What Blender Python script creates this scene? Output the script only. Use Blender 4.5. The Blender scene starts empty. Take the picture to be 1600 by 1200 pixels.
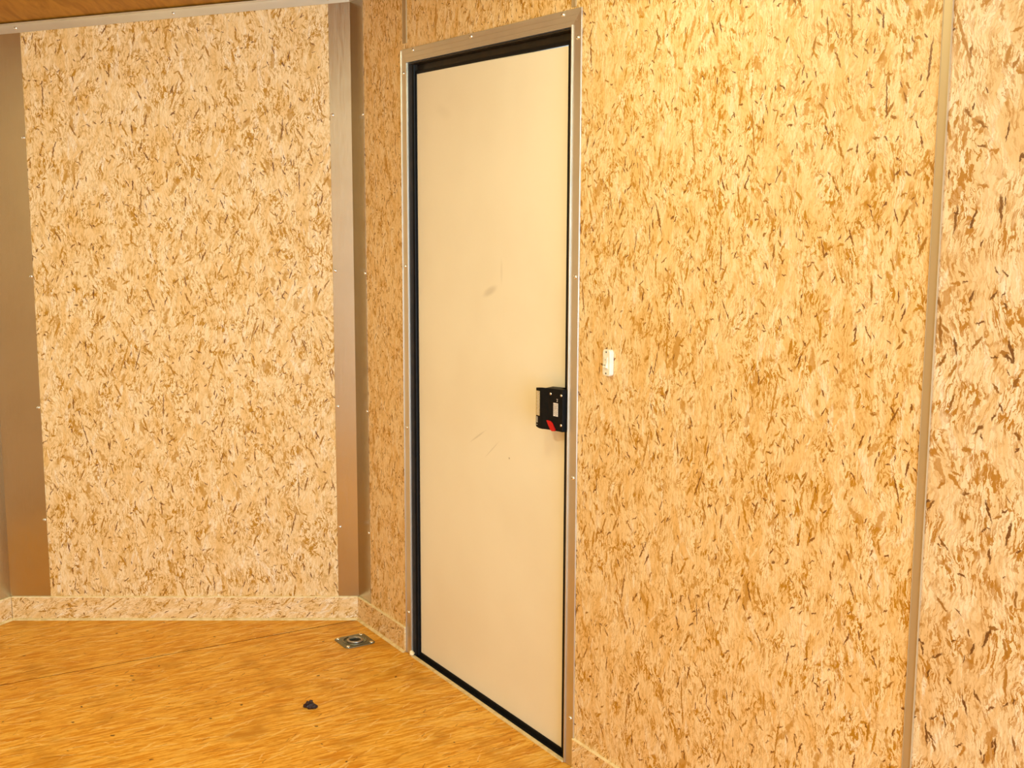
import bpy, bmesh, math, random
from mathutils import Matrix, Vector
random.seed(7)
C = bpy.context.scene.collection
SC = bpy.context.scene

# ------------------------------------------------------------------ camera
SC.render.resolution_x, SC.render.resolution_y = 1600, 1200
cam_d = bpy.data.cameras.new('camera'); cam = bpy.data.objects.new('camera', cam_d); C.objects.link(cam)
cam_d.sensor_width = 36.0; cam_d.lens = 1871.385 / 1600 * 36; cam_d.clip_start = 0.02
Rr = Vector((0.99999257, 0.00056789, 0.00381274)); Uu = Vector((-0.0038548, 0.14731984, 0.98908139)); Ff = Vector((0, 0.98908874, -0.14732094))
m = Matrix((Rr, Uu, -Ff)).transposed().to_4x4(); m.translation = Vector((0, 0, 1.45))
cam.matrix_world = m
SC.camera = cam

# ------------------------------------------------------------------ layout of the trailer body (metres)
SD = Vector((0.52631353, -0.85029058, 0)).normalized()       # along the door wall, towards the rear
NI = Vector((-0.85029058, -0.52631353, 0)).normalized()      # from the door wall into the room
CORNER = Vector((-0.53634935, 4.07337516, 0))
XB = Vector((math.cos(0.01318672), math.sin(0.01318672), 0))
APEX = CORNER - XB * 1.2247
AL = math.radians(-117.2)
DL = Vector((math.cos(AL), math.sin(AL), 0))
PL = APEX + DL * 1.2247
LEN = 5.7
ZC, ZA = 2.139, 2.021                                        # ceiling height at the corners and at the nose

def frame(X, origin):
    X = X.normalized(); Y = Vector((0, 0, 1)).cross(X)
    M = Matrix((X, Y, Vector((0, 0, 1)))).transposed().to_4x4(); M.translation = origin
    return M
M_SIDE = frame(SD, CORNER)          # local x = s, local -y = into the room
M_BACK = frame(XB, CORNER)          # local x negative towards the nose
M_LEFT = frame(-DL, APEX)           # local x negative towards the camera
M_FARL = frame(-SD, PL)

# ------------------------------------------------------------------ light and exposure
w = bpy.data.worlds.new('world'); SC.world = w; w.use_nodes = True
w.node_tree.nodes['Background'].inputs[0].default_value = (0.8, 0.92, 1.0, 1)
w.node_tree.nodes['Background'].inputs[1].default_value = 1.0
def area(name, loc, look, sx, sy, power, col, spread=180):
    d = bpy.data.lights.new(name, 'AREA'); d.shape = 'RECTANGLE'; d.size = sx; d.size_y = sy; d.energy = power; d.color = col
    d.spread = math.radians(spread)
    o = bpy.data.objects.new(name, d); C.objects.link(o); o.location = loc
    o.rotation_euler = (Vector(look) - Vector(loc)).to_track_quat('-Z', 'Y').to_euler(); return o
rear_mid = CORNER + SD * (LEN - 0.05) + NI * 1.05
area('rear_door_daylight', rear_mid + Vector((0, 0, 1.05)), rear_mid - SD * 3 + Vector((0, 0, 0.95)), 2.0, 1.9, 104, (0.72, 0.98, 1.24))
def dome(name, sl, h, power, col):
    d = bpy.data.lights.new(name, 'POINT'); d.shadow_soft_size = 0.14; d.energy = power; d.color = col
    o = bpy.data.objects.new(name, d); C.objects.link(o); o.location = CORNER + SD * sl + NI * h + Vector((0, 0, 2.04))
LAMP = (0.92, 1.0, 0.64)
dome('front_ceiling_lamp', 1.75, 0.72, 13, LAMP)
dome('rear_ceiling_lamp', 3.9, 1.05, 16, LAMP)
fp = CORNER + SD * 1.2 + NI * 1.7
area('front_fill_light', fp + Vector((0, 0, 2.12)), fp, 0.25, 0.25, 14, LAMP)  # added fill, no real fixture: takes part of the front lamp's output
SC.view_settings.view_transform = 'Standard'; SC.view_settings.look = 'None'
SC.view_settings.gamma = 1.0; SC.view_settings.exposure = 0.28
SC.view_settings.use_curve_mapping = False
SC.cycles.use_denoising = True
SC.cycles.max_bounces = 10; SC.cycles.diffuse_bounces = 3

# ------------------------------------------------------------------ node helpers
def srgb(r, g, b):
    f = lambda c: (c / 255) / 12.92 if c / 255 <= 0.04045 else ((c / 255 + 0.055) / 1.055) ** 2.4
    return (f(r), f(g), f(b), 1)
class N:
    def __init__(s, nt): s.nt = nt
    def new(s, t, **k):
        n = s.nt.nodes.new(t)
        for a, b in k.items(): setattr(n, a, b)
        return n
    def set(s, sock, v):
        if isinstance(v, bpy.types.NodeSocket): s.nt.links.new(v, sock)
        elif v is not None: sock.default_value = v
    def math(s, op, a, b=None, c=None, clamp=False):
        n = s.new('ShaderNodeMath', operation=op, use_clamp=clamp)
        s.set(n.inputs[0], a); s.set(n.inputs[1], b); s.set(n.inputs[2], c); return n.outputs[0]
    def vmath(s, op, a, b=None, out=0):
        n = s.new('ShaderNodeVectorMath', operation=op)
        s.set(n.inputs[0], a); s.set(n.inputs[1], b); return n.outputs['Value'] if out else n.outputs[0]
    def noise(s, vec, scale, detail=2, rough=0.5, dist=0.0, color=False, dims='2D'):
        n = s.new('ShaderNodeTexNoise', noise_dimensions=dims)
        s.set(n.inputs['Vector'], vec); n.inputs['Scale'].default_value = scale; n.inputs['Detail'].default_value = detail
        n.inputs['Roughness'].default_value = rough; n.inputs['Distortion'].default_value = dist
        return n.outputs['Color' if color else 'Fac']
    def ramp(s, x, a, b, c=0.0, d=1.0, smooth=True):
        n = s.new('ShaderNodeMapRange', interpolation_type='SMOOTHSTEP' if smooth else 'LINEAR')
        s.set(n.inputs[0], x)
        for i, v in enumerate((a, b, c, d)): n.inputs[i + 1].default_value = v
        return n.outputs[0]
    def mix(s, f, a, b, mode='MIX'):
        n = s.new('ShaderNodeMix', data_type='RGBA', blend_type=mode)
        s.set(n.inputs[0], f); s.set(n.inputs[6], a); s.set(n.inputs[7], b); return n.outputs[2]
    def sep(s, c):
        n = s.new('ShaderNodeSeparateXYZ'); s.set(n.inputs[0], c); return n.outputs
    def strands(s, p, scale, hw, hl, mean, spread, presence, off, stretch=0.45, soft=0.25):
        """randomly turned slivers, one to a cell: returns mask and two random numbers"""
        q = s.vmath('MULTIPLY', s.vmath('ADD', p, (off, off * 1.7, 0)), (1, stretch, 1))
        v = s.new('ShaderNodeTexVoronoi', voronoi_dimensions='2D', feature='F1')
        s.set(v.inputs['Vector'], q); v.inputs['Scale'].default_value = scale
        wn = s.new('ShaderNodeTexWhiteNoise', noise_dimensions='2D'); s.set(wn.inputs['Vector'], v.outputs['Position'])
        rx, ry, rz = s.sep(wn.outputs['Color'])
        d = s.vmath('MULTIPLY', s.vmath('SUBTRACT', q, v.outputs['Position']), (1, 1 / stretch, 1))
        ang = s.math('MULTIPLY_ADD', s.math('SUBTRACT', rx, 0.5), 2 * spread, mean)
        r = s.new('ShaderNodeVectorRotate', rotation_type='Z_AXIS'); s.set(r.inputs['Vector'], d); s.set(r.inputs['Angle'], ang)
        e = s.vmath('MULTIPLY', r.outputs[0], (1 / hw, 1 / hl, 0))
        ln = s.vmath('LENGTH', e, out=1)
        ln = s.math('DIVIDE', ln, s.math('MULTIPLY_ADD', rz, 0.8, 0.6))
        m = s.ramp(ln, 1 + soft, 1 - soft)
        on = s.math('LESS_THAN', ry, presence)
        return s.math('MULTIPLY', m, on), rx, rz

def osb_group():
    g = bpy.data.node_groups.new('strand_board', 'ShaderNodeTree')
    for nm, st in (('Vector', 'NodeSocketVector'), ('Light', 'NodeSocketColor'), ('Tan', 'NodeSocketColor'), ('Brown', 'NodeSocketColor'), ('Dark', 'NodeSocketColor'), ('Fleck', 'NodeSocketFloat'), ('Sliver', 'NodeSocketFloat')):
        g.interface.new_socket(nm, in_out='INPUT', socket_type=st)
    g.interface.new_socket('Color', in_out='OUTPUT', socket_type='NodeSocketColor')
    g.interface.new_socket('Height', in_out='OUTPUT', socket_type='NodeSocketFloat')
    n = N(g); gi = n.new('NodeGroupInput'); go = n.new('NodeGroupOutput')
    P, LI, TA, BR, DK, FL, SL = gi.outputs[:7]
    # ragged edges
    wob = n.vmath('SUBTRACT', n.noise(P, 130, 3, 0.6, color=True), (0.5, 0.5, 0.5))
    p = n.vmath('ADD', P, n.vmath('MULTIPLY', wob, (0.006, 0.010, 0)))
    wob2 = n.vmath('SUBTRACT', n.noise(P, 9, 2, 0.5, color=True), (0.5, 0.5, 0.5))
    pl = n.vmath('ADD', p, n.vmath('MULTIPLY', wob2, (0.05, 0.05, 0)))
    base = n.mix(n.ramp(n.noise(n.vmath('MULTIPLY', pl, (1, 0.35, 1)), 26, 3, 0.6), 0.36, 0.66), LI, TA)
    base = n.mix(0.45, base, LI)
    # broad pale and tan strands
    for sc, hw, hl, sp, pr, off in ((17, 0.011, 0.055, 0.45, 0.75, 0.0), (24, 0.008, 0.045, 0.7, 0.6, 3.1), (30, 0.005, 0.035, 0.5, 0.7, 7.7), (40, 0.0028, 0.022, 0.8, 0.55, 10.9)):
        mk, rx, rz = n.strands(p, sc, hw, hl, 0.0, sp, pr, off)
        tint = n.mix(n.ramp(rz, 0.40, 1.0, 0, 0.95), n.mix(n.ramp(rz, 0.5, 0.1, 0, 0.3), LI, (1, 1, 1, 1)), TA)
        base = n.mix(n.math('MULTIPLY', mk, 0.85), base, tint)
    # fine fibre lines along the strands
    fib = n.noise(n.vmath('MULTIPLY', pl, (1, 0.10, 1)), 420, 3, 0.65)
    base = n.mix(n.ramp(fib, 0.38, 0.68, 0, 0.75), base, TA)
    # short brown flecks in clusters
    cl = n.math('MULTIPLY', n.ramp(n.noise(P, 22, 3, 0.6), 0.36, 0.64), n.ramp(n.noise(P, 6, 2, 0.5), 0.30, 0.62, 0.45, 1.25))
    for st, sc, dist, lo, off in ((0.30, 190, 0.8, 0.56, 0), (0.42, 110, 1.2, 0.575, 5.3), (0.22, 330, 0.5, 0.57, 9.1)):
        fn = n.noise(n.vmath('MULTIPLY', n.vmath('ADD', pl, (off, off, 0)), (1, st, 1)), sc, 2, 0.6, dist)
        fm = n.math('MULTIPLY', n.ramp(fn, lo, lo + 0.07), n.math('MULTIPLY_ADD', cl, 0.75, 0.25))
        base = n.mix(n.math('MULTIPLY', n.math('MULTIPLY', fm, FL), 0.95), base, BR)
    # orange chips
    wob3 = n.vmath('SUBTRACT', n.noise(P, 55, 3, 0.65, color=True), (0.5, 0.5, 0.5))
    pc = n.vmath('ADD', P, n.vmath('MULTIPLY', wob3, (0.022, 0.034, 0)))
    mk, rx, rz = n.strands(pc, 10, 0.0060, 0.026, 0.0, 0.4, 0.11, 11.2, soft=0.12)
    base = n.mix(n.math('MULTIPLY', mk, 0.75), base, BR)
    mk, rx, rz = n.strands(pc, 24, 0.0045, 0.016, 0.0, 0.8, 0.30, 13.9, soft=0.2)
    base = n.mix(n.math('MULTIPLY', n.math('MULTIPLY', mk, 0.7), FL), base, BR)
    # dark slivers
    for sc, hw, hl, sp, pr, off, a in ((24, 0.0019, 0.015, 0.6, 0.50, 17.3, 0.97), (38, 0.0016, 0.009, 1.1, 0.46, 21.9, 0.96), (52, 0.0015, 0.006, 1.57, 0.46, 29.1, 0.96), (13, 0.0018, 0.032, 0.4, 0.22, 33.4, 0.9)):
        mk, rx, rz = n.strands(p, sc, hw, hl, 0.0, sp, pr, off)
        dk = n.mix(n.ramp(rz, 0.35, 1.0), DK, BR)
        base = n.mix(n.math('MULTIPLY', n.math('MULTIPLY', mk, a), SL), base, dk)
    n.set(go.inputs['Color'], base); n.set(go.inputs['Height'], fib)
    return g
OSB = osb_group()

def base_mat(name, rough=0.5, metallic=0.0, color=(0.8, 0.8, 0.8, 1)):
    mt = bpy.data.materials.new(name); mt.use_nodes = True
    b = mt.node_tree.nodes['Principled BSDF']
    b.inputs['Roughness'].default_value = rough; b.inputs['Metallic'].default_value = metallic; b.inputs['Base Color'].default_value = color
    return mt, N(mt.node_tree), b

def board_mat(name, offset, swap=False, rot=0.0, pal=None, fleck=1.0, sliver=1.0, zoom=1.0, rough=0.55, floor=False, dark_specks=False):
    pal = pal or (srgb(248, 222, 178), srgb(232, 188, 120), srgb(184, 128, 18), srgb(112, 62, 0))
    mt, n, b = base_mat(name, rough)
    tc = n.new('ShaderNodeTexCoord')
    x, y, z = n.sep(tc.outputs['Object'])
    cb = n.new('ShaderNodeCombineXYZ')
    if floor: u, v = x, y
    else: u, v = (z, x) if swap else (x, z)
    n.set(cb.inputs[0], u); n.set(cb.inputs[1], v)
    vec = cb.outputs[0]
    if rot:
        r = n.new('ShaderNodeVectorRotate', rotation_type='Z_AXIS'); n.set(r.inputs['Vector'], vec); r.inputs['Angle'].default_value = rot; vec = r.outputs[0]
    vec = n.vmath('ADD', n.vmath('MULTIPLY', vec, (zoom, zoom, 1)), (offset, offset * 0.37, 0))
    gn = n.new('ShaderNodeGroup', node_tree=OSB)
    n.set(gn.inputs['Vector'], vec)
    for k, c in zip(('Light', 'Tan', 'Brown', 'Dark'), pal): gn.inputs[k].default_value = c
    gn.inputs['Fleck'].default_value = fleck; gn.inputs['Sliver'].default_value = sliver
    n.set(b.inputs['Base Color'], gn.outputs['Color'])
    bp = n.new('ShaderNodeBump'); bp.inputs['Strength'].default_value = 0.12; bp.inputs['Distance'].default_value = 0.001
    n.set(bp.inputs['Height'], gn.outputs['Height']); n.set(b.inputs['Normal'], bp.outputs[0])
    return mt

M = {}
M['osb_back'] = board_mat('strand_board_front', 2.3, zoom=0.80)
M['osb_left'] = board_mat('strand_board_nose', 41.0)
M['osb_narrow'] = board_mat('strand_board_corner', 57.0)
M['osb_head'] = board_mat('strand_board_over_door', 63.5)
M['osb_main'] = board_mat('strand_board_side', 71.7, zoom=0.85)
M['osb_rear'] = board_mat('strand_board_rear', 88.1, zoom=0.66, pal=(srgb(240, 220, 184), srgb(222, 184, 128), srgb(176, 122, 40), srgb(104, 60, 6)))
M['osb_base'] = board_mat('strand_board_base', 97.0, rot=1.15, fleck=0.8)
M['osb_base_r'] = board_mat('strand_board_base_side', 103.0, rot=0.9, fleck=0.8)

# varnished floor board: long soft strands running across the trailer
def floor_mat():
    mt, n, b = base_mat('varnished_floor_board', 0.42)
    tc = n.new('ShaderNodeTexCoord'); P = tc.outputs['Object']
    x, y, z = n.sep(P)
    cb = n.new('ShaderNodeCombineXYZ'); n.set(cb.inputs[0], x); n.set(cb.inputs[1], y); P = cb.outputs[0]
    w1 = n.vmath('SUBTRACT', n.noise(P, 60, 3, 0.6, color=True), (0.5, 0.5, 0.5))
    p = n.vmath('ADD', P, n.vmath('MULTIPLY', w1, (0.007, 0.016, 0)))
    li, mi, dk = srgb(252, 200, 96), srgb(240, 168, 28), srgb(204, 122, 2)
    a = n.noise(n.vmath('MULTIPLY', p, (1, 0.10, 1)), 110, 4, 0.7)
    col = n.mix(n.ramp(a, 0.36, 0.64), dk, li)
    col = n.mix(0.40, col, mi)
    for sc, hw, hl, sp, pr, off, c, am in ((12, 0.012, 0.08, 0.22, 0.7, 1.0, li, 0.35), (15, 0.010, 0.07, 0.22, 0.6, 41.0, dk, 0.35), (22, 0.005, 0.05, 0.25, 0.6, 4.0, li, 0.55), (20, 0.004, 0.06, 0.22, 0.5, 9.0, dk, 0.55), (34, 0.0028, 0.03, 0.5, 0.5, 13.0, dk, 0.6), (30, 0.0032, 0.034, 0.6, 0.5, 17.0, srgb(254, 212, 128), 0.6), (44, 0.0016, 0.02, 0.9, 0.35, 51.0, srgb(254, 214, 140), 0.55), (18, 0.0016, 0.05, 0.3, 0.35, 31.0, srgb(150, 80, 0), 0.6), (46, 0.0013, 0.012, 0.9, 0.25, 61.0, srgb(140, 72, 0), 0.6)):
        mk, rx, rz = n.strands(p, sc, hw, hl, 0.0, sp, pr, off, stretch=0.35, soft=0.3)
        col = n.mix(n.math('MULTIPLY', mk, am), col, c)
    blot = n.ramp(n.noise(P, 5.5, 3, 0.6, dims='3D'), 0.50, 0.72, 0, 0.55)
    col = n.mix(blot, col, srgb(186, 122, 18))
    fine = n.noise(n.vmath('MULTIPLY', p, (1, 0.12, 1)), 300, 3, 0.7)
    col = n.mix(n.ramp(fine, 0.45, 0.75, 0, 0.4), col, dk)
    mk, rx, rz = n.strands(p, 9, 0.003, 0.004, 0.0, 1.5, 0.30, 23.0, stretch=1.0, soft=0.2)
    col = n.mix(n.math('MULTIPLY', mk, 0.85), col, srgb(70, 34, 8))
    n.set(b.inputs['Base Color'], col)
    bp = n.new('ShaderNodeBump'); bp.inputs['Strength'].default_value = 0.02; bp.inputs['Distance'].default_value = 0.001
    n.set(bp.inputs['Height'], a); n.set(b.inputs['Normal'], bp.outputs[0])
    b.inputs['Specular IOR Level'].default_value = 0.2
    return mt
M['floor'] = floor_mat()

def metal_mat(name, rough, col, streak=(1, 1, 0.02), bump=0.02, met=0.88):
    mt, n, b = base_mat(name, rough, met, col)
    tc = n.new('ShaderNodeTexCoord')
    s = n.noise(n.vmath('MULTIPLY', tc.outputs['Object'], streak), 900, 2, 0.6, dims='3D')
    n.set(b.inputs['Roughness'], n.ramp(s, 0.3, 0.7, rough - 0.04, rough + 0.04))
    sm = n.noise(tc.outputs['Object'], 7, 3, 0.6, dims='3D')
    n.set(b.inputs['Base Color'], n.mix(n.ramp(sm, 0.4, 0.75, 0, 0.25), col, (col[0] * .78, col[1] * .77, col[2] * .74, 1)))
    bp = n.new('ShaderNodeBump'); bp.inputs['Strength'].default_value = bump; bp.inputs['Distance'].default_value = 0.0005
    n.set(bp.inputs['Height'], s); n.set(b.inputs['Normal'], bp.outputs[0])
    return mt
M['alu'] = metal_mat('mill_finish_aluminium', 0.34, (0.66, 0.62, 0.54, 1))
M['alu_h'] = metal_mat('mill_finish_aluminium_header', 0.34, (0.70, 0.66, 0.57, 1), (0.02, 1, 1), met=0.75)  # lighter, less metallic copy; the header's extra brightness is put into it
M['alu_corner'] = metal_mat('brushed_corner_aluminium', 0.22, (0.58, 0.54, 0.45, 1), met=0.97)
M['strip'] = base_mat('matte_grey_strip', 0.5, 0.35, srgb(184, 160, 122))[0]
M['screw'] = base_mat('screw_steel', 0.25, 0.9, (0.88, 0.86, 0.78, 1))[0]
M['recess'] = base_mat('dark_recess', 0.8, 0, (0.02, 0.015, 0.01, 1))[0]

def noisy(name, a, b_, scale, rough, lo=0.4, hi=0.7, amt=1.0, spec=0.5, metallic=0.0):
    mt, n, b = base_mat(name, rough, metallic)
    tc = n.new('ShaderNodeTexCoord')
    n.set(b.inputs['Base Color'], n.mix(n.ramp(n.noise(tc.outputs['Object'], scale, 4, 0.6, dims='3D'), lo, hi, 0, amt), a, b_))
    b.inputs['Specular IOR Level'].default_value = spec
    return mt
M['ceiling'] = None
def ceiling_mat():
    mt, n, b = base_mat('brown_plywood_ceiling', 0.6)  # brown base colour with stretched grain
    tc = n.new('ShaderNodeTexCoord')
    q = n.vmath('MULTIPLY', tc.outputs['Object'], (1, 0.12, 1))
    a = n.noise(q, 26, 4, 0.6, 1.5, dims='3D')
    n.set(b.inputs['Base Color'], n.mix(n.ramp(a, 0.3, 0.7), srgb(186, 132, 40), srgb(158, 106, 20)))
    return mt
M['ceiling'] = ceiling_mat()
M['seam'] = noisy('brown_joint_fill', srgb(104, 52, 6), srgb(160, 88, 12), 14, 0.9)  # brown fill for the floor seam and the base below
M['edge'] = noisy('pale_raw_board_edge', srgb(252, 232, 184), srgb(236, 206, 146), 60, 0.6)
M['sealant'] = noisy('cream_sealant_strip', srgb(238, 214, 160), srgb(216, 186, 124), 40, 0.55)
M['rubber'] = noisy('black_rubber', (0.006, 0.006, 0.007, 1), (0.010, 0.009, 0.008, 1), 60, 0.45, spec=0.12)
M['jamb'] = noisy('black_jamb_floor_tint', (0.018, 0.012, 0.007, 1), (0.03, 0.018, 0.009, 1), 30, 0.45, spec=0.35)  # glossy black jamb; the floor's brown reflection is put into the colour
M['plastic'] = noisy('glossy_black_plastic', (0.006, 0.006, 0.006, 1), (0.010, 0.008, 0.007, 1), 80, 0.5, spec=0.10)
M['white_plastic'] = noisy('white_plastic', srgb(240, 234, 220), srgb(228, 220, 204), 50, 0.35)
M['sticker'] = noisy('white_sticker', srgb(225, 215, 205), srgb(205, 195, 185), 120, 0.5)
M['gold'] = noisy('silver_gold_sticker', srgb(200, 175, 120), srgb(165, 138, 84), 300, 0.4)
M['red'] = noisy('red_lever_plastic', srgb(196, 8, 14), srgb(160, 4, 8), 90, 0.3)
M['debris'] = noisy('dark_plum_crumb', srgb(34, 16, 22), srgb(62, 34, 30), 200, 0.6)
M['zinc'] = noisy('zinc_plated_steel', (0.19, 0.19, 0.13, 1), (0.27, 0.26, 0.18, 1), 90, 0.38, metallic=0.85)
M['ringsteel'] = base_mat('worn_ring_steel', 0.4, 0.9, (0.42, 0.38, 0.32, 1))[0]
M['bolt'] = base_mat('bright_bolt_steel', 0.22, 1.0, (0.85, 0.82, 0.68, 1))[0]

def door_mat():
    mt, n, b = base_mat('off_white_door_skin', 0.45)
    tc = n.new('ShaderNodeTexCoord'); P = tc.outputs['Object']
    a, c = srgb(248, 238, 218), srgb(241, 229, 207)
    col = n.mix(n.ramp(n.noise(P, 3, 3, 0.5, dims='3D'), 0.35, 0.7, 0, 0.6), a, c)
    # faint scuffs: (x, z, half width, half height, tilt, strength)
    for (sx, sz, hw, hh, t, am) in ((0.867, 1.213, 0.040, 0.012, -0.35, 0.22), (0.930, 1.27, 0.006, 0.035, 0.0, 0.10), (0.80, 0.79, 0.05, 0.003, -0.5, 0.22), (0.88, 0.765, 0.05, 0.002, -0.65, 0.20), (0.9735, 0.7567, 0.003, 0.003, 0, 0.8), (0.60, 1.72, 0.05, 0.02, 0.3, 0.05)):
        q = n.vmath('SUBTRACT', P, (sx, 0, sz)); q = n.vmath('MULTIPLY', q, (1, 0, 1))
        r = n.new('ShaderNodeVectorRotate', rotation_type='Y_AXIS'); n.set(r.inputs['Vector'], q); r.inputs['Angle'].default_value = -t
        ln = n.vmath('LENGTH', n.vmath('MULTIPLY', r.outputs[0], (1 / hw, 0, 1 / hh)), out=1)
        col = n.mix(n.ramp(ln, 1.3, 0.3, 0, am), col, srgb(120, 92, 62))
    n.set(b.inputs['Base Color'], col)
    bp = n.new('ShaderNodeBump'); bp.inputs['Strength'].default_value = 0.05; bp.inputs['Distance'].default_value = 0.001
    n.set(bp.inputs['Height'], n.noise(P, 400, 2, 0.5, dims='3D')); n.set(b.inputs['Normal'], bp.outputs[0])
    return mt
M['door'] = door_mat()

# ------------------------------------------------------------------ mesh helpers; h = distance out from the wall into the room (local -y)
def box(bm, x0, x1, h0, h1, z0, z1, mi=0):
    vs = [bm.verts.new((x, -h, z)) for x in (x0, x1) for h in (h0, h1) for z in (z0, z1)]
    for f in ((0, 1, 3, 2), (4, 6, 7, 5), (0, 4, 5, 1), (2, 3, 7, 6), (0, 2, 6, 4), (1, 5, 7, 3)):
        fc = bm.faces.new([vs[i] for i in f]); fc.material_index = mi
def prism(bm, pts, h0, h1, mi=0):                    # outline in (x, z), from h0 to h1
    a = [bm.verts.new((x, -h0, z)) for x, z in pts]; b = [bm.verts.new((x, -h1, z)) for x, z in pts]
    fs = [bm.faces.new(a), bm.faces.new(list(reversed(b)))]
    k = len(pts)
    for i in range(k): fs.append(bm.faces.new((a[i], b[i], b[(i + 1) % k], a[(i + 1) % k])))
    for f in fs: f.material_index = mi
def flat(bm, pts, z0, z1, mi=0):                     # outline in (x, y), z per vertex allowed
    g = lambda v, i: v[i] if isinstance(v, (list, tuple)) else v
    a = [bm.verts.new((p[0], p[1], g(z0, i))) for i, p in enumerate(pts)]; b = [bm.verts.new((p[0], p[1], g(z1, i))) for i, p in enumerate(pts)]
    fs = [bm.faces.new(a), bm.faces.new(list(reversed(b)))]
    k = len(pts)
    for i in range(k): fs.append(bm.faces.new((a[i], b[i], b[(i + 1) % k], a[(i + 1) % k])))
    for f in fs: f.material_index = mi
def lathe(bm, prof, segs=16, axis='z', mi=0):        # profile (radius, height)
    rings = []
    for r, hgt in prof:
        ring = []
        for k in range(segs):
            t = 2 * math.pi * k / segs
            co = (r * math.cos(t), r * math.sin(t), hgt) if axis == 'z' else (r * math.cos(t), -hgt, r * math.sin(t))
            ring.append(bm.verts.new(co))
        rings.append(ring)
    for a, b in zip(rings, rings[1:]):
        for k in range(segs):
            f = bm.faces.new((a[k], a[(k + 1) % segs], b[(k + 1) % segs], b[k])); f.material_index = mi; f.smooth = True
    for ring in (rings[0], rings[-1]):
        if prof[rings.index(ring)][0] > 1e-6:
            f = bm.faces.new(ring); f.material_index = mi
def obj(name, bm, mats, parent=None, mw=None, bevel=0.0, segs=2):
    bmesh.ops.recalc_face_normals(bm, faces=bm.faces)
    me = bpy.data.meshes.new(name); bm.to_mesh(me); bm.free()
    for mm in (mats if isinstance(mats, (list, tuple)) else [mats]): me.materials.append(M[mm])
    o = bpy.data.objects.new(name, me); C.objects.link(o)
    if bevel:
        b = o.modifiers.new('bevel', 'BEVEL'); b.width = bevel; b.segments = segs; b.limit_method = 'ANGLE'
    if parent: o.parent = parent
    elif mw is not None: o.matrix_world = mw
    return o
def empty(name, mw):
    o = bpy.data.objects.new(name, None); C.objects.link(o); o.matrix_world = mw; o.empty_display_size = 0.05; return o
def tag(o, label, cat, kind=None, group=None):
    o['label'] = label; o['category'] = cat
    if kind: o['kind'] = kind
    if group: o['group'] = group
    return o
def xf(mw, s, h, z): return mw @ Matrix.Translation((s, -h, z))

# screws: dome head with a dark drive recess
def screw_mesh():
    bm = bmesh.new()
    lathe(bm, [(0.0058, 0.0), (0.0058, 0.0008), (0.0050, 0.0026), (0.0032, 0.0037), (0.0016, 0.0040)], 14, 'y', 0)
    lathe(bm, [(0.0014, 0.0041), (0.0013, 0.0042)], 6, 'y', 1)
    bmesh.ops.recalc_face_normals(bm, faces=bm.faces)
    me = bpy.data.meshes.new('screw'); bm.to_mesh(me); bm.free(); me.materials.append(M['screw']); me.materials.append(M['recess']); return me
SCREW = screw_mesh()
def screws(parent, pts, scale=1.0):
    for s, h, z in pts:
        o = bpy.data.objects.new('screw', SCREW); C.objects.link(o); o.parent = parent
        o.location = (s, -h, z); o.scale = (scale,) * 3; o.rotation_euler = (0, random.random() * 3, 0)

# ------------------------------------------------------------------ floor and ceiling
def loc(mw, p): return mw.inverted() @ p
rearR = CORNER + SD * LEN; rearL = PL + SD * LEN
# floor in the door wall's frame so its strands run across the trailer
W = 2.11
fl = bmesh.new()
aL = loc(M_SIDE, APEX); pL = loc(M_SIDE, PL)
g = 0.0078
flat(fl, [(-0.001, -0.001), (-0.027, pL.y * 0.52), (pL.x - 0.02, pL.y), (aL.x, aL.y), ], -0.02, 0.0)
flat(fl, [(0.001 + g, 0.012), (0.40, 0.012), (0.40, 0.014), (1.30, 0.014), (1.30, 0.012), (LEN, 0.012), (LEN, pL.y), (pL.x - 0.02 + g, pL.y), (-0.027 + g, pL.y * 0.52)], -0.02, 0.0)
flat(fl, [(0, 0.05), (LEN, 0.05), (LEN, pL.y - 0.05), (pL.x, pL.y - 0.05), (aL.x - 0.05, aL.y)], -0.05, -0.0205, 1)
flat(fl, [(-0.003, 0.0), (0.006, 0.0), (-0.018, pL.y * 0.99), (-0.060, pL.y * 0.99)], -0.02, -0.0015, 1)
o = obj('floor', fl, ['floor', 'seam'], mw=M_SIDE)
tag(o, 'varnished orange strand-board floor with a thin dark seam from the corner', 'floor', 'structure')

bm = bmesh.new()
flat(bm, [(CORNER.x, CORNER.y), (APEX.x, APEX.y), (PL.x, PL.y)], [ZC, ZA, ZC], [ZC + .03, ZA + .03, ZC + .03])
flat(bm, [(CORNER.x, CORNER.y), (PL.x, PL.y), (rearL.x, rearL.y), (rearR.x, rearR.y)], ZC, ZC + .03)
o = obj('ceiling', bm, 'ceiling'); tag(o, 'brown plywood ceiling sloping down over the nose', 'ceiling', 'structure')

# ------------------------------------------------------------------ walls
TH = -0.02
bm = bmesh.new(); prism(bm, [(-1.2247, 0), (0, 0), (0, ZC), (-1.2247, ZA)], TH, 0)
o = obj('wall_back', bm, 'osb_back', mw=M_BACK); tag(o, 'tall strand-board panel wall facing the camera, left of the door corner', 'wall', 'structure')
bm = bmesh.new(); prism(bm, [(-1.2247, 0), (0, 0), (0, ZA), (-1.2247, ZC)], TH, 0)
o = obj('wall_left', bm, 'osb_left', mw=M_LEFT); tag(o, 'left nose wall just entering the frame at the left edge', 'wall', 'structure')
bm = bmesh.new(); box(bm, -LEN, 0, TH, 0, 0, ZC)
o = obj('wall_far_left', bm, 'osb_rear', mw=M_FARL); tag(o, 'strand-board side wall opposite the door, outside the photo', 'wall', 'structure')
bm = bmesh.new()
box(bm, 0, 0.3975, TH, 0, 0, ZC, 0)
box(bm, 0.3975, 1.3005, TH, 0, 1.89, ZC, 1)
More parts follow.
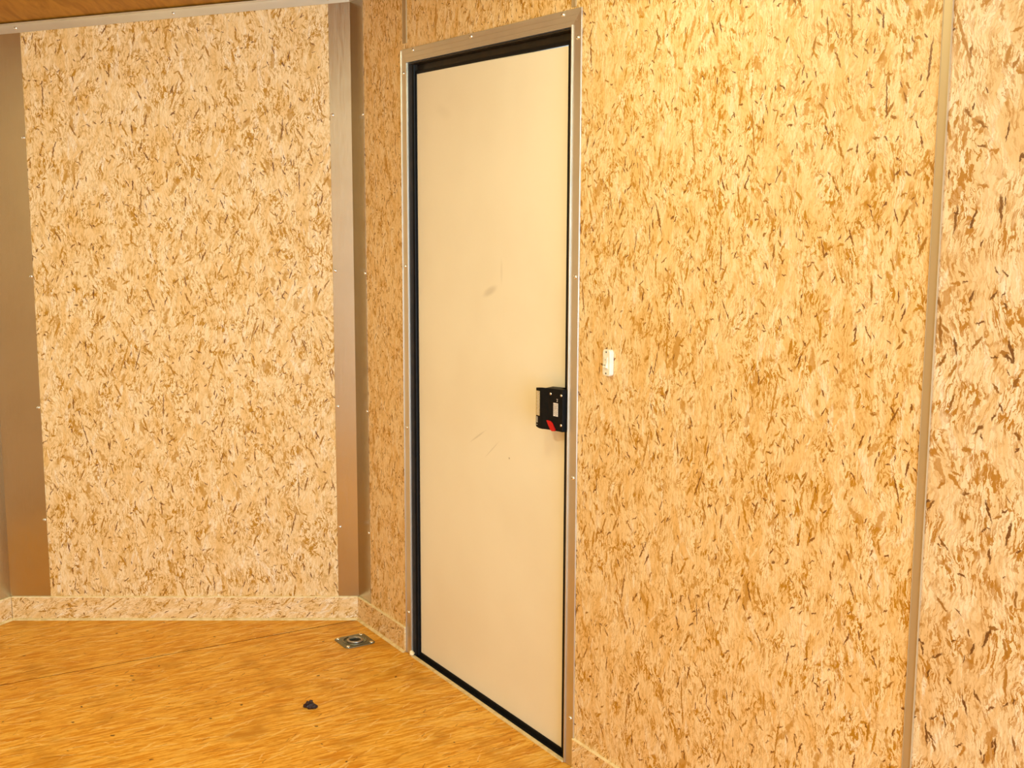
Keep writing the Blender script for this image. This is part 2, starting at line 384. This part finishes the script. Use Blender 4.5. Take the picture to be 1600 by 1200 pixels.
box(bm, 1.3005, 2.3825, TH, 0, 0, ZC, 2)
box(bm, 2.3825, LEN, TH, 0, 0, ZC, 3)
o = obj('wall_right', bm, ['osb_narrow', 'osb_head', 'osb_main', 'osb_rear'], mw=M_SIDE)
tag(o, 'long strand-board side wall with the white door in it', 'wall', 'structure')

# ------------------------------------------------------------------ baseboards with pale top edge and sealant line at the floor
BT = 0.008
def baseboard(name, mw, x0, x1, mat, label, cut=0.0):
    bm = bmesh.new()
    box(bm, x0, x1, 0, BT, 0, 0.0812, 0)
    box(bm, x0, x1, 0, BT + 0.0008, 0.0812, 0.0845, 1)
    o = obj(name, bm, [mat, 'edge'], mw=mw, bevel=0.0006); tag(o, label, 'baseboard', 'structure')
    bm = bmesh.new(); prism_s(bm, x0, x1)
    s = obj('sealant_strip', bm, 'sealant', parent=o); s['label'] = 'pale cream sealant line along the floor'
    return o
def prism_s(bm, x0, x1):
    pr = [(BT, 0.0003), (BT + 0.0085, 0.0003), (BT + 0.0065, 0.003), (BT + 0.0025, 0.0055), (BT, 0.0065)]
    a = [bm.verts.new((x0, -h, z)) for h, z in pr]; b = [bm.verts.new((x1, -h, z)) for h, z in pr]
    bm.faces.new(a); bm.faces.new(list(reversed(b)))
    for i in range(len(pr)): bm.faces.new((a[i], b[i], b[(i + 1) % len(pr)], a[(i + 1) % len(pr)]))
baseboard('baseboard_back', M_BACK, -1.219, -0.0045, 'osb_base', 'low strand-board baseboard under the facing panel wall')
baseboard('baseboard_left', M_LEFT, -1.22, -0.005, 'osb_base', 'strand-board baseboard at the left edge under the nose wall')
baseboard('baseboard_right', M_SIDE, 0.0045, 0.3705, 'osb_base_r', 'short strand-board baseboard between the corner and the door frame')
baseboard('baseboard_right', M_SIDE, 1.3335, LEN, 'osb_base_r', 'strand-board baseboard right of the door at the bottom edge')

# ------------------------------------------------------------------ metal trims
# corner post covers: one folded sheet each
def corner_sheet(name, A, ax0, ax1, B, bx0, bx1, z0, za, zb, zmid, label):
    """two flanges in world space: wall A from ax0 to ax1, wall B from bx0 to bx1"""
    bm = bmesh.new(); t = 0.0022
    def sheet(Mx, x0, x1, zt0, zt1):
        vs = [bm.verts.new(Mx @ Vector((x, -h, z))) for x, zt in ((x0, zt0), (x1, zt1)) for h in (0.0002, t) for z in (z0, zt)]
        for f in ((0, 1, 3, 2), (4, 6, 7, 5), (0, 4, 5, 1), (2, 3, 7, 6), (0, 2, 6, 4), (1, 5, 7, 3)): bm.faces.new([vs[i] for i in f])
    sheet(A, ax0, ax1, za[0], za[1]); sheet(B, bx0, bx1, zb[0], zb[1])
    o = obj(name, bm, 'alu_corner', mw=None); tag(o, label, 'corner trim', 'structure'); return o
def world_screws(parent, mw, pts):
    for s, h, z in pts:
        o = bpy.data.objects.new('screw', SCREW); C.objects.link(o); o.parent = parent
        o.matrix_world = xf(mw, s, h, z)
kz = lambda x: ZC + (ZC - ZA) / 1.2247 * x           # ceiling height along the back wall (x negative)
t1 = corner_sheet('trim_1', M_BACK, -0.0725, -0.001, M_SIDE, 0.001, 0.0985, 0.0845, (kz(-.0725) - .0285, ZC - .0285), (ZC - .0285, ZC - .0285), 0,
                  'tall grey metal corner cover between the facing panel and the door wall')
world_screws(t1, M_BACK, [(-0.064, 0.0022, z) for z in (1.745, 1.229, 0.763, 0.336)])
world_screws(t1, M_SIDE, [(0.0925, 0.0022, z) for z in (1.742, 1.2256, 0.760, 0.336)])
t2 = corner_sheet('trim_2', M_BACK, -1.2237, -1.0835, M_LEFT, -0.15, -0.001, 0.0845, (ZA - .0285, kz(-1.0835) - .0285), (kz(-1.2247 + .15) - .0285, ZA - .0285), 0,
                  'wide brownish metal corner cover at the left edge')
world_screws(t2, M_BACK, [(-1.0905, 0.0022, z) for z in (1.667, 1.207, 0.757, 0.361)])
# ceiling angle on the facing wall, following the sloping ceiling
bm = bmesh.new()
zz = lambda x, d: kz(x) - d
prism(bm, [(-1.2235, zz(-1.2235, .0295)), (-0.003, zz(-0.003, .0295)), (-0.003, zz(-0.003, .001)), (-1.2235, zz(-1.2235, .001))], 0.0024, 0.0044)
prism(bm, [(-1.2235, zz(-1.2235, .0035)), (-0.003, zz(-0.003, .0035)), (-0.003, zz(-0.003, .001)), (-1.2235, zz(-1.2235, .001))], 0.0044, 0.028)
o = obj('trim_3', bm, 'alu_h', mw=M_BACK, bevel=0.0006); tag(o, 'thin metal angle strip along the sloping ceiling edge above the facing panel', 'ceiling trim', 'structure')
screws(o, [(x, 0.0044, kz(x) - .014) for x in (-1.096, -0.579, -0.072)])
bm = bmesh.new()
box(bm, 0.006, LEN, 0.0024, 0.0044, ZC - .0295, ZC - .001); box(bm, 0.006, LEN, 0.0044, 0.028, ZC - .0035, ZC - .001)
o = obj('trim_4', bm, 'alu_h', mw=M_SIDE, bevel=0.0006); tag(o, 'metal angle strip along the ceiling edge above the door wall', 'ceiling trim', 'structure')
# panel joint strips
def joint(name, x0, x1, z0, z1, label, h=0.004, mat='strip'):
    bm = bmesh.new()
    box(bm, x0, x1, 0.0001, h * 0.6, z0, z1); box(bm, x1 - 0.0016, x1, h * 0.6, h, z0, z1); box(bm, x0, x0 + 0.0012, h * 0.6, h * 0.8, z0, z1)
    o = obj(name, bm, mat, mw=M_SIDE, bevel=0.0003); tag(o, label, 'joint strip', 'structure'); return o
joint('trim_5', 2.3745, 2.3945, 0.0846, ZC - .03, 'tall narrow metal joint strip on the right part of the door wall')
joint('trim_6', 0.384, 0.411, 1.934, ZC - .03, 'short metal joint strip above the left end of the door header')
joint('trim_7', 1.2885, 1.3065, 1.921, ZC - .03, 'short bright metal joint strip above the right end of the door header')

# door frame flange: mitred header and two jambs, with rolled inner and outer lips
bm = bmesh.new()
XI0, XI1, XO0, XO1, ZI, ZO = 0.4125, 1.2905, 0.3715, 1.3325, 1.876, 1.9165
t = 0.0022
def flange(h0, h1, a, b_):            # ring strip between inset a and b_ (0 = outer edge, 1 = inner edge)
    L = lambda u, v, k: u + (v - u) * k
    xl0, xl1 = L(XO0, XI0, a), L(XO0, XI0, b_); xr0, xr1 = L(XO1, XI1, a), L(XO1, XI1, b_); z0, z1 = L(ZO, ZI, a), L(ZO, ZI, b_)
    prism(bm, [(xl0, 0.001), (xl1, 0.001), (xl1, z1), (xl0, z0)], h0, h1)
    prism(bm, [(xr1, 0.001), (xr0, 0.001), (xr0, z0), (xr1, z1)], h0, h1)
    prism(bm, [(xl0, z0), (xl1, z1), (xr1, z1), (xr0, z0)], h0, h1, 1)
flange(0.0002, t, 0, 1)
flange(t, 0.0042, 0, 0.045)
flange(t, 0.0050, 0.90, 1)
flange(-0.022, 0.0002, 0.95, 1)
for kx in (0.33, 0.66):
    prism(bm, [(XO0 + .02, ZO - (ZO - ZI) * kx), (XO1 - .02, ZO - (ZO - ZI) * kx), (XO1 - .02, ZO - (ZO - ZI) * kx - .0012), (XO0 + .02, ZO - (ZO - ZI) * kx - .0012)], t, t + 0.0007)
o = obj('trim_8', bm, ['alu', 'alu_h'], mw=M_SIDE, bevel=0.0004); tag(o, 'thin metal flange framing the white door, fixed with small screws', 'door frame', 'structure')
screws(o, [(0.390, t, z) for z in (1.846, 1.262, 0.752, 0.142)] + [(x, t, 1.9085) for x in (0.452, 0.802, 1.252)] + [(1.3175, t, z) for z in (1.848, 1.277, 0.771, 0.133)])
# black stop and seal inside the opening
def ring(bm, xa, xb, xc, xd, z0, z1, zt0, zt1, h0, h1, mi=0):   # outer xa..xd, inner xb..xc; bottom z0..z1; top zt0..zt1
    box(bm, xa, xb, h0, h1, z0, zt1, mi); box(bm, xc, xd, h0, h1, z0, zt1, mi)
    box(bm, xb, xc, h0, h1, z0, z1, mi); box(bm, xb, xc, h0, h1, zt0, zt1, mi)
bm = bmesh.new()
ring(bm, 0.4147, 0.4190, 1.2840, 1.2885, -0.028, -0.012, 1.8705, 1.8740, -0.060, -0.0005)
ring(bm, 0.4190, 0.4280, 1.2600, 1.2840, -0.012, 0.0005, 1.8500, 1.8705, -0.060, -0.030)
s = obj('door_jamb', bm, 'jamb', parent=o, bevel=0.0006); s['label'] = 'black inner jamb lining with the floor reflection put into its brown tint'
bm = bmesh.new()
ring(bm, 0.4190, 0.4345, 1.2480, 1.2837, -0.0115, 0.0165, 1.8415, 1.8500, -0.0300, -0.0170)
# hollow bulb on the hinge side, swelling slightly lower down
prof = []
for k in range(9):
    a = math.pi * k / 8; prof.append((0.4235 + 0.0046 * math.cos(a), -0.017 + 0.006 * math.sin(a)))
va = None
for zq, sw in ((0.004, 1.15), (1.13, 1.15), (1.17, 1.0), (1.868, 0.95)):
    vb = [bm.verts.new((0.4235 + (x - 0.4235) * sw, -(h if h < -0.0165 else -0.017 + (h + 0.017) * sw), zq)) for x, h in prof]
    if va:
        for i in range(8):
            f = bm.faces.new((va[i], va[i + 1], vb[i + 1], vb[i])); f.smooth = True
    va = vb
s = obj('rubber_seal', bm, 'rubber', parent=o, bevel=0.0008); s['label'] = 'black rubber weather seal around the door'
bm = bmesh.new()
box(bm, 0.4147, 1.2885, -0.030, -0.004, -0.0105, 0.0035, 0)
s = obj('sill_seal', bm, 'rubber', parent=o, bevel=0.001)
bm = bmesh.new()
box(bm, 0.4147, 1.2885, -0.0038, 0.0075, -0.004, 0.0045, 0)
s = obj('threshold', bm, 'sealant', parent=o, bevel=0.001); s['label'] = 'pale cream threshold strip at the floor'
bm = bmesh.new()
bmesh.ops.create_icosphere(bm, subdivisions=3, radius=0.008)
for v in bm.verts:
    k = 1 + 0.25 * math.sin(v.co.x * 600) * math.cos(v.co.z * 500); v.co *= k; v.co += Vector((0.4175, -0.006, 0.012)); v.co.z = max(v.co.z, 0.0005)
for f in bm.faces: f.smooth = True
s = obj('sealant_blob', bm, 'edge', parent=o); s['label'] = 'pale blob of sealant at the foot of the left jamb'

# ------------------------------------------------------------------ the door leaf
door = empty('door_1', M_SIDE); tag(door, 'tall plain off-white door with a black latch on its right edge', 'door', 'structure')
bm = bmesh.new()
prism(bm, [(0.4325, 0.0145), (1.2500, 0.0155), (1.2500, 1.8385), (0.4325, 1.8455)], -0.055, -0.020)
obj('door_panel', bm, 'door', parent=door, bevel=0.002)
# latch: thick rounded grip at the left end, face sloping back to the door edge
H0 = -0.020
sec = [(1.1890, H0), (1.1870, 0.010), (1.1872, 0.026), (1.1885, 0.0315), (1.1920, 0.0340), (1.2050, 0.0338), (1.2150, 0.0322), (1.2240, 0.0280), (1.2340, 0.0235), (1.2600, 0.0190), (1.2850, 0.0148), (1.2855, -0.0005), (1.2560, -0.0005), (1.2540, H0)]
zt = [0.990 + 0.0 * i for i in range(len(sec))]; zb_ = 0.8835
def latch_body():
    bm = bmesh.new()
    def zr(s):                                   # rounded free corners in the face outline
        k = max(0.0, 1 - (s - 1.187) / 0.011)
        return 0.009 * (1 - math.sqrt(max(0.0, 1 - k * k)))
    tops = [(0.9905 + (sx - 1.187) * 0.015) - zr(sx) for sx, h in sec]
    bots = [(0.8830 + (sx - 1.187) * 0.01) + zr(sx) * 1.9 for sx, h in sec]
    T = [bm.verts.new((sx, -h, tops[i])) for i, (sx, h) in enumerate(sec)]
    Bv = [bm.verts.new((sx, -h, bots[i])) for i, (sx, h) in enumerate(sec)]
    k = len(sec)
    for i in range(k):
        f = bm.faces.new((T[i], T[(i + 1) % k], Bv[(i + 1) % k], Bv[i]))
    bm.faces.new(T); bm.faces.new(list(reversed(Bv)))
    return bm
latch = obj('latch', latch_body(), 'plastic', parent=door, bevel=0.0018, segs=3); latch['label'] = 'black plastic door latch with a red lever'
def face_h(s):
    for (a, ha), (b, hb) in zip(sec[4:11], sec[5:12]):
        if a <= s <= b: return ha + (hb - ha) * (s - a) / (b - a)
    return 0.034
def decal(name, s0, s1, z0, z1, mat, th=0.0005, lift=0.0002, parent=None, marks=None, mmat='recess'):
    bm = bmesh.new()
    def slab(a, b, c, d, l, tt, mi):
        vs = [bm.verts.new((s, -(face_h(s) + q), z)) for s in (a, b) for q in (l, l + tt) for z in (c, d)]
        for f in ((0, 1, 3, 2), (4, 6, 7, 5), (0, 4, 5, 1), (2, 3, 7, 6), (0, 2, 6, 4), (1, 5, 7, 3)):
            fc = bm.faces.new([vs[i] for i in f]); fc.material_index = mi
    slab(s0, s1, z0, z1, lift, th, 0)
    for (a, b, c, d) in (marks or []): slab(a, b, c, d, lift + th, 0.0001, 1)
    o = obj(name, bm, [mat, mmat], parent=parent); return o
mk = []
for row, sx in enumerate((1.2540, 1.2577, 1.2614, 1.2651)):
    z = 0.9535
    while z > 0.925:
        ln = random.uniform(0.0012, 0.004)
        mk.append((sx, sx + 0.0014, z - ln, z)); z -= ln + random.uniform(0.0007, 0.0016)
s = decal('safety_label', 1.2525, 1.2690, 0.9220, 0.9560, 'sticker', parent=latch, marks=mk); s['label'] = 'small white printed sticker'
mk = [(1.1965, 1.2040, z, z + 0.0008) for z in [0.9195 + 0.0021 * k for k in range(29)]] + [(1.2055, 1.2062, 0.9190, 0.9790)]
s = decal('serial_label', 1.1925, 1.2085, 0.9170, 0.9810, 'gold', parent=latch, marks=mk, mmat='sticker'); s['label'] = 'long silver-gold printed strip'
mk = [(1.1950 + 0.0005 * (k % 2), 1.2005, 0.8985 + 0.0020 * k, 0.8997 + 0.0020 * k) for k in range(8)] + [(1.1965, 1.1990, 0.8920, 0.8940)]
s = decal('embossed_text', 1.1935, 1.2030, 0.8900, 0.9150, 'plastic', th=0.0002, parent=latch, marks=mk, mmat='sticker'); s['label'] = 'tiny white characters below the strip'
mk = [(1.2635, 1.2680, 0.9655, 0.9668), (1.2645, 1.2672, 0.9600, 0.9622), (1.2670, 1.2680, 0.9630, 0.9645)]
s = decal('lock_symbols', 1.2625, 1.2690, 0.9590, 0.9680, 'plastic', th=0.0002, parent=latch, marks=mk, mmat='sticker')
for sx, z in ((1.2416, 0.9775), (1.2800, 0.9775), (1.2800, 0.9010)):
    o = bpy.data.objects.new('screw', SCREW); C.objects.link(o); o.parent = latch; o.location = (sx, -(face_h(sx) - 0.0002), z); o.scale = (0.62, 0.5, 0.62)
    o.rotation_euler = (0, 0, math.radians(9))
bm = bmesh.new()
pts = [(px_ + 0.005, pz_) for px_, pz_ in [(1.2255, 0.9085), (1.2380, 0.9075), (1.2440, 0.9040), (1.2560, 0.8875), (1.2540, 0.8835), (1.2450, 0.8822), (1.2390, 0.8850), (1.2300, 0.8980)]]
a = [bm.verts.new((x, -(face_h(x) - 0.002), z)) for x, z in pts]; b = [bm.verts.new((x, -(face_h(x) + 0.0030), z)) for x, z in pts]
bm.faces.new(a); bm.faces.new(list(reversed(b)))
for i in range(len(pts)): bm.faces.new((a[i], b[i], b[(i + 1) % len(pts)], a[(i + 1) % len(pts)]))
s = obj('release_lever', bm, 'red', parent=latch, bevel=0.0008); s['label'] = 'red thumb lever'

# ------------------------------------------------------------------ light switch
sw = empty('light_switch', xf(M_SIDE, 1.4635, 0, 1.0815)); tag(sw, 'small white surface-mounted rocker switch on the board right of the door', 'light switch')
def rounded(w, h, r, k=5):
    pts = []
    for cx, cz, a0 in ((w - r, h - r, 0), (-w + r, h - r, 90), (-w + r, -h + r, 180), (w - r, -h + r, 270)):
        for i in range(k + 1):
            t_ = math.radians(a0 + 90 * i / k); pts.append((cx + r * math.cos(t_), cz + r * math.sin(t_)))
    return pts
bm = bmesh.new(); prism(bm, rounded(0.0145, 0.0320, 0.0085), 0.0, 0.0125)
obj('plate', bm, 'white_plastic', parent=sw, bevel=0.0018, segs=3)
for z in (0.0255, -0.0255):
    bm = bmesh.new()
    prism(bm, [(x, zz_ + z) for x, zz_ in rounded(0.0021, 0.0021, 0.002, 3)], 0.0122, 0.0128)
    s = obj('screw_hole', bm, 'recess', parent=sw); s['label'] = 'dark screw hole'
bm = bmesh.new(); prism(bm, rounded(0.0082, 0.0150, 0.0015), 0.0124, 0.0136)
s = obj('bezel', bm, 'white_plastic', parent=sw, bevel=0.0004)
bm = bmesh.new()
vs = []
for x in (-0.0062, 0.0062):
    vs.append([bm.verts.new((x, -h, z)) for h, z in ((0.0132, 0.0125), (0.0146, 0.0125), (0.0150, 0.0010), (0.0182, -0.0115), (0.0132, -0.0125))])
for i in range(5): bm.faces.new((vs[0][i], vs[0][(i + 1) % 5], vs[1][(i + 1) % 5], vs[1][i]))
bm.faces.new(vs[0]); bm.faces.new(list(reversed(vs[1])))
rk = obj('rocker', bm, 'white_plastic', parent=sw, bevel=0.0004)
bm = bmesh.new(); box(bm, -0.0042, 0.0026, 0.0166, 0.0170, -0.0060, -0.0048); box(bm, -0.0008, 0.0010, 0.01485, 0.0152, 0.0062, 0.0082)
s = obj('rocker_mark', bm, 'recess', parent=rk); s['label'] = 'small dark marks on the rocker'

# ------------------------------------------------------------------ recessed tie-down ring in the floor
# in the door wall's frame: x = along the wall, h = away from it
tie = empty('floor_tie_down', xf(M_SIDE, 0.1930, 0.1065, 0.0)); tag(tie, 'square steel tie-down plate with recessed ring set in the floor near the corner', 'tie-down')
def rr(w, h, r, k=6): return rounded(w, h, r, k)
bm = bmesh.new()
SEG = 28; HX, HY = 0.0535, 0.0550
outer = rr(HX, HY, 0.016, 6); n_o = len(outer)
z_of = lambda q: q
def circ(r, n=n_o, cx=0, cy=0):
    # matched to the angular order of the outline
    return [(cx + r * math.cos(math.atan2(y, x)), cy + r * math.sin(math.atan2(y, x))) for x, y in outer]
loops = [([(x, y) for x, y in outer], 0.0003), ([(x, y) for x, y in outer], 0.0022), ([(x * .975, y * .975) for x, y in outer], 0.0030), (circ(0.0405), 0.0030), (circ(0.0385), 0.0022), (circ(0.0360), 0.0010), (circ(0.0300), 0.0004), (circ(0.0180), 0.00035)]
prev = None
for pts, z in loops:
    cur = [bm.verts.new((x, y, z)) for x, y in pts]
    if prev:
        for i in range(n_o):
            f = bm.faces.new((prev[i], prev[(i + 1) % n_o], cur[(i + 1) % n_o], cur[i])); f.smooth = True
    prev = cur
bm.faces.new(prev)
obj('plate', bm, 'zinc', parent=tie)
def torus(bm, R, r, cx, cy, cz, tilt=0.0, seg=36, rs=10, sx=1.0, sy=1.0):
    vs = []
    for i in range(seg):
        a_ = 2 * math.pi * i / seg; row = []
        for j in range(rs):
            b_ = 2 * math.pi * j / rs
            x = (R + r * math.cos(b_)) * math.cos(a_) * sx; y = (R + r * math.cos(b_)) * math.sin(a_) * sy; z = r * math.sin(b_)
            y2 = y * math.cos(tilt) - z * math.sin(tilt); z2 = y * math.sin(tilt) + z * math.cos(tilt)
            row.append(bm.verts.new((cx + x, cy + y2, cz + z2)))
        vs.append(row)
    for i in range(seg):
        for j in range(rs):
            f = bm.faces.new((vs[i][j], vs[(i + 1) % seg][j], vs[(i + 1) % seg][(j + 1) % rs], vs[i][(j + 1) % rs])); f.smooth = True
bm = bmesh.new(); torus(bm, 0.0385, 0.0022, 0, 0, 0.0032)
s = obj('rim', bm, 'zinc', parent=tie)
bm = bmesh.new(); torus(bm, 0.0235, 0.0044, 0.004, 0.0, 0.0058)
s = obj('ring', bm, 'ringsteel', parent=tie); s['label'] = 'worn steel pull ring lying in the recess'
bm = bmesh.new()
box(bm, -0.034, -0.012, -0.010, 0.010, 0.0006, 0.0080); box(bm, -0.026, -0.018, -0.012, 0.012, 0.0080, 0.0110)
s = obj('ring_clamp', bm, 'zinc', parent=tie, bevel=0.002)
bm = bmesh.new(); lathe(bm, [(0.0165, 0.0004), (0.0165, 0.0007)], 24, 'z')
s = obj('recess_hole', bm, 'recess', parent=tie); s['label'] = 'dark hollow inside the ring'
bm = bmesh.new(); lathe(bm, [(0.0068, 0.0028), (0.0068, 0.0036), (0.0055, 0.0056), (0.003, 0.0066), (0.0012, 0.0068)], 16, 'z')
b0 = None
for bx, by in ((-0.042, -0.042), (0.042, -0.042), (0.042, 0.042), (-0.042, 0.042)):
    if b0 is None: b0 = obj('bolt', bm, 'bolt', parent=tie); b1 = b0
    else: b1 = b0.copy(); C.objects.link(b1)
    b1.location = (bx, by, 0)

# ------------------------------------------------------------------ crumb of debris
bm = bmesh.new()
rnd = random.Random(3)
for cx, cy, cz, r, sx in ((-0.004, 0.004, 0.006, 0.0085, 1.3), (0.006, -0.004, 0.005, 0.0070, 1.5), (0.014, -0.003, 0.0042, 0.0048, 1.2), (-0.012, 0.001, 0.004, 0.0050, 1.3), (0.001, 0.006, 0.011, 0.0052, 1.0), (-0.002, -0.007, 0.004, 0.0055, 1.4)):
    r_ = bmesh.ops.create_icosphere(bm, subdivisions=2, radius=r)
    for v in r_['verts']:
        v.co *= rnd.uniform(0.65, 1.25); v.co.x *= sx; v.co += Vector((cx, cy, cz * 1.2)); v.co *= 1.15; v.co.z = max(v.co.z, 0.0004)
o = obj('debris_crumb', bm, 'debris', mw=Matrix.Translation((-0.584, 3.313, 0))); tag(o, 'small dark plum-brown crumb of dirt lying on the floor', 'debris')
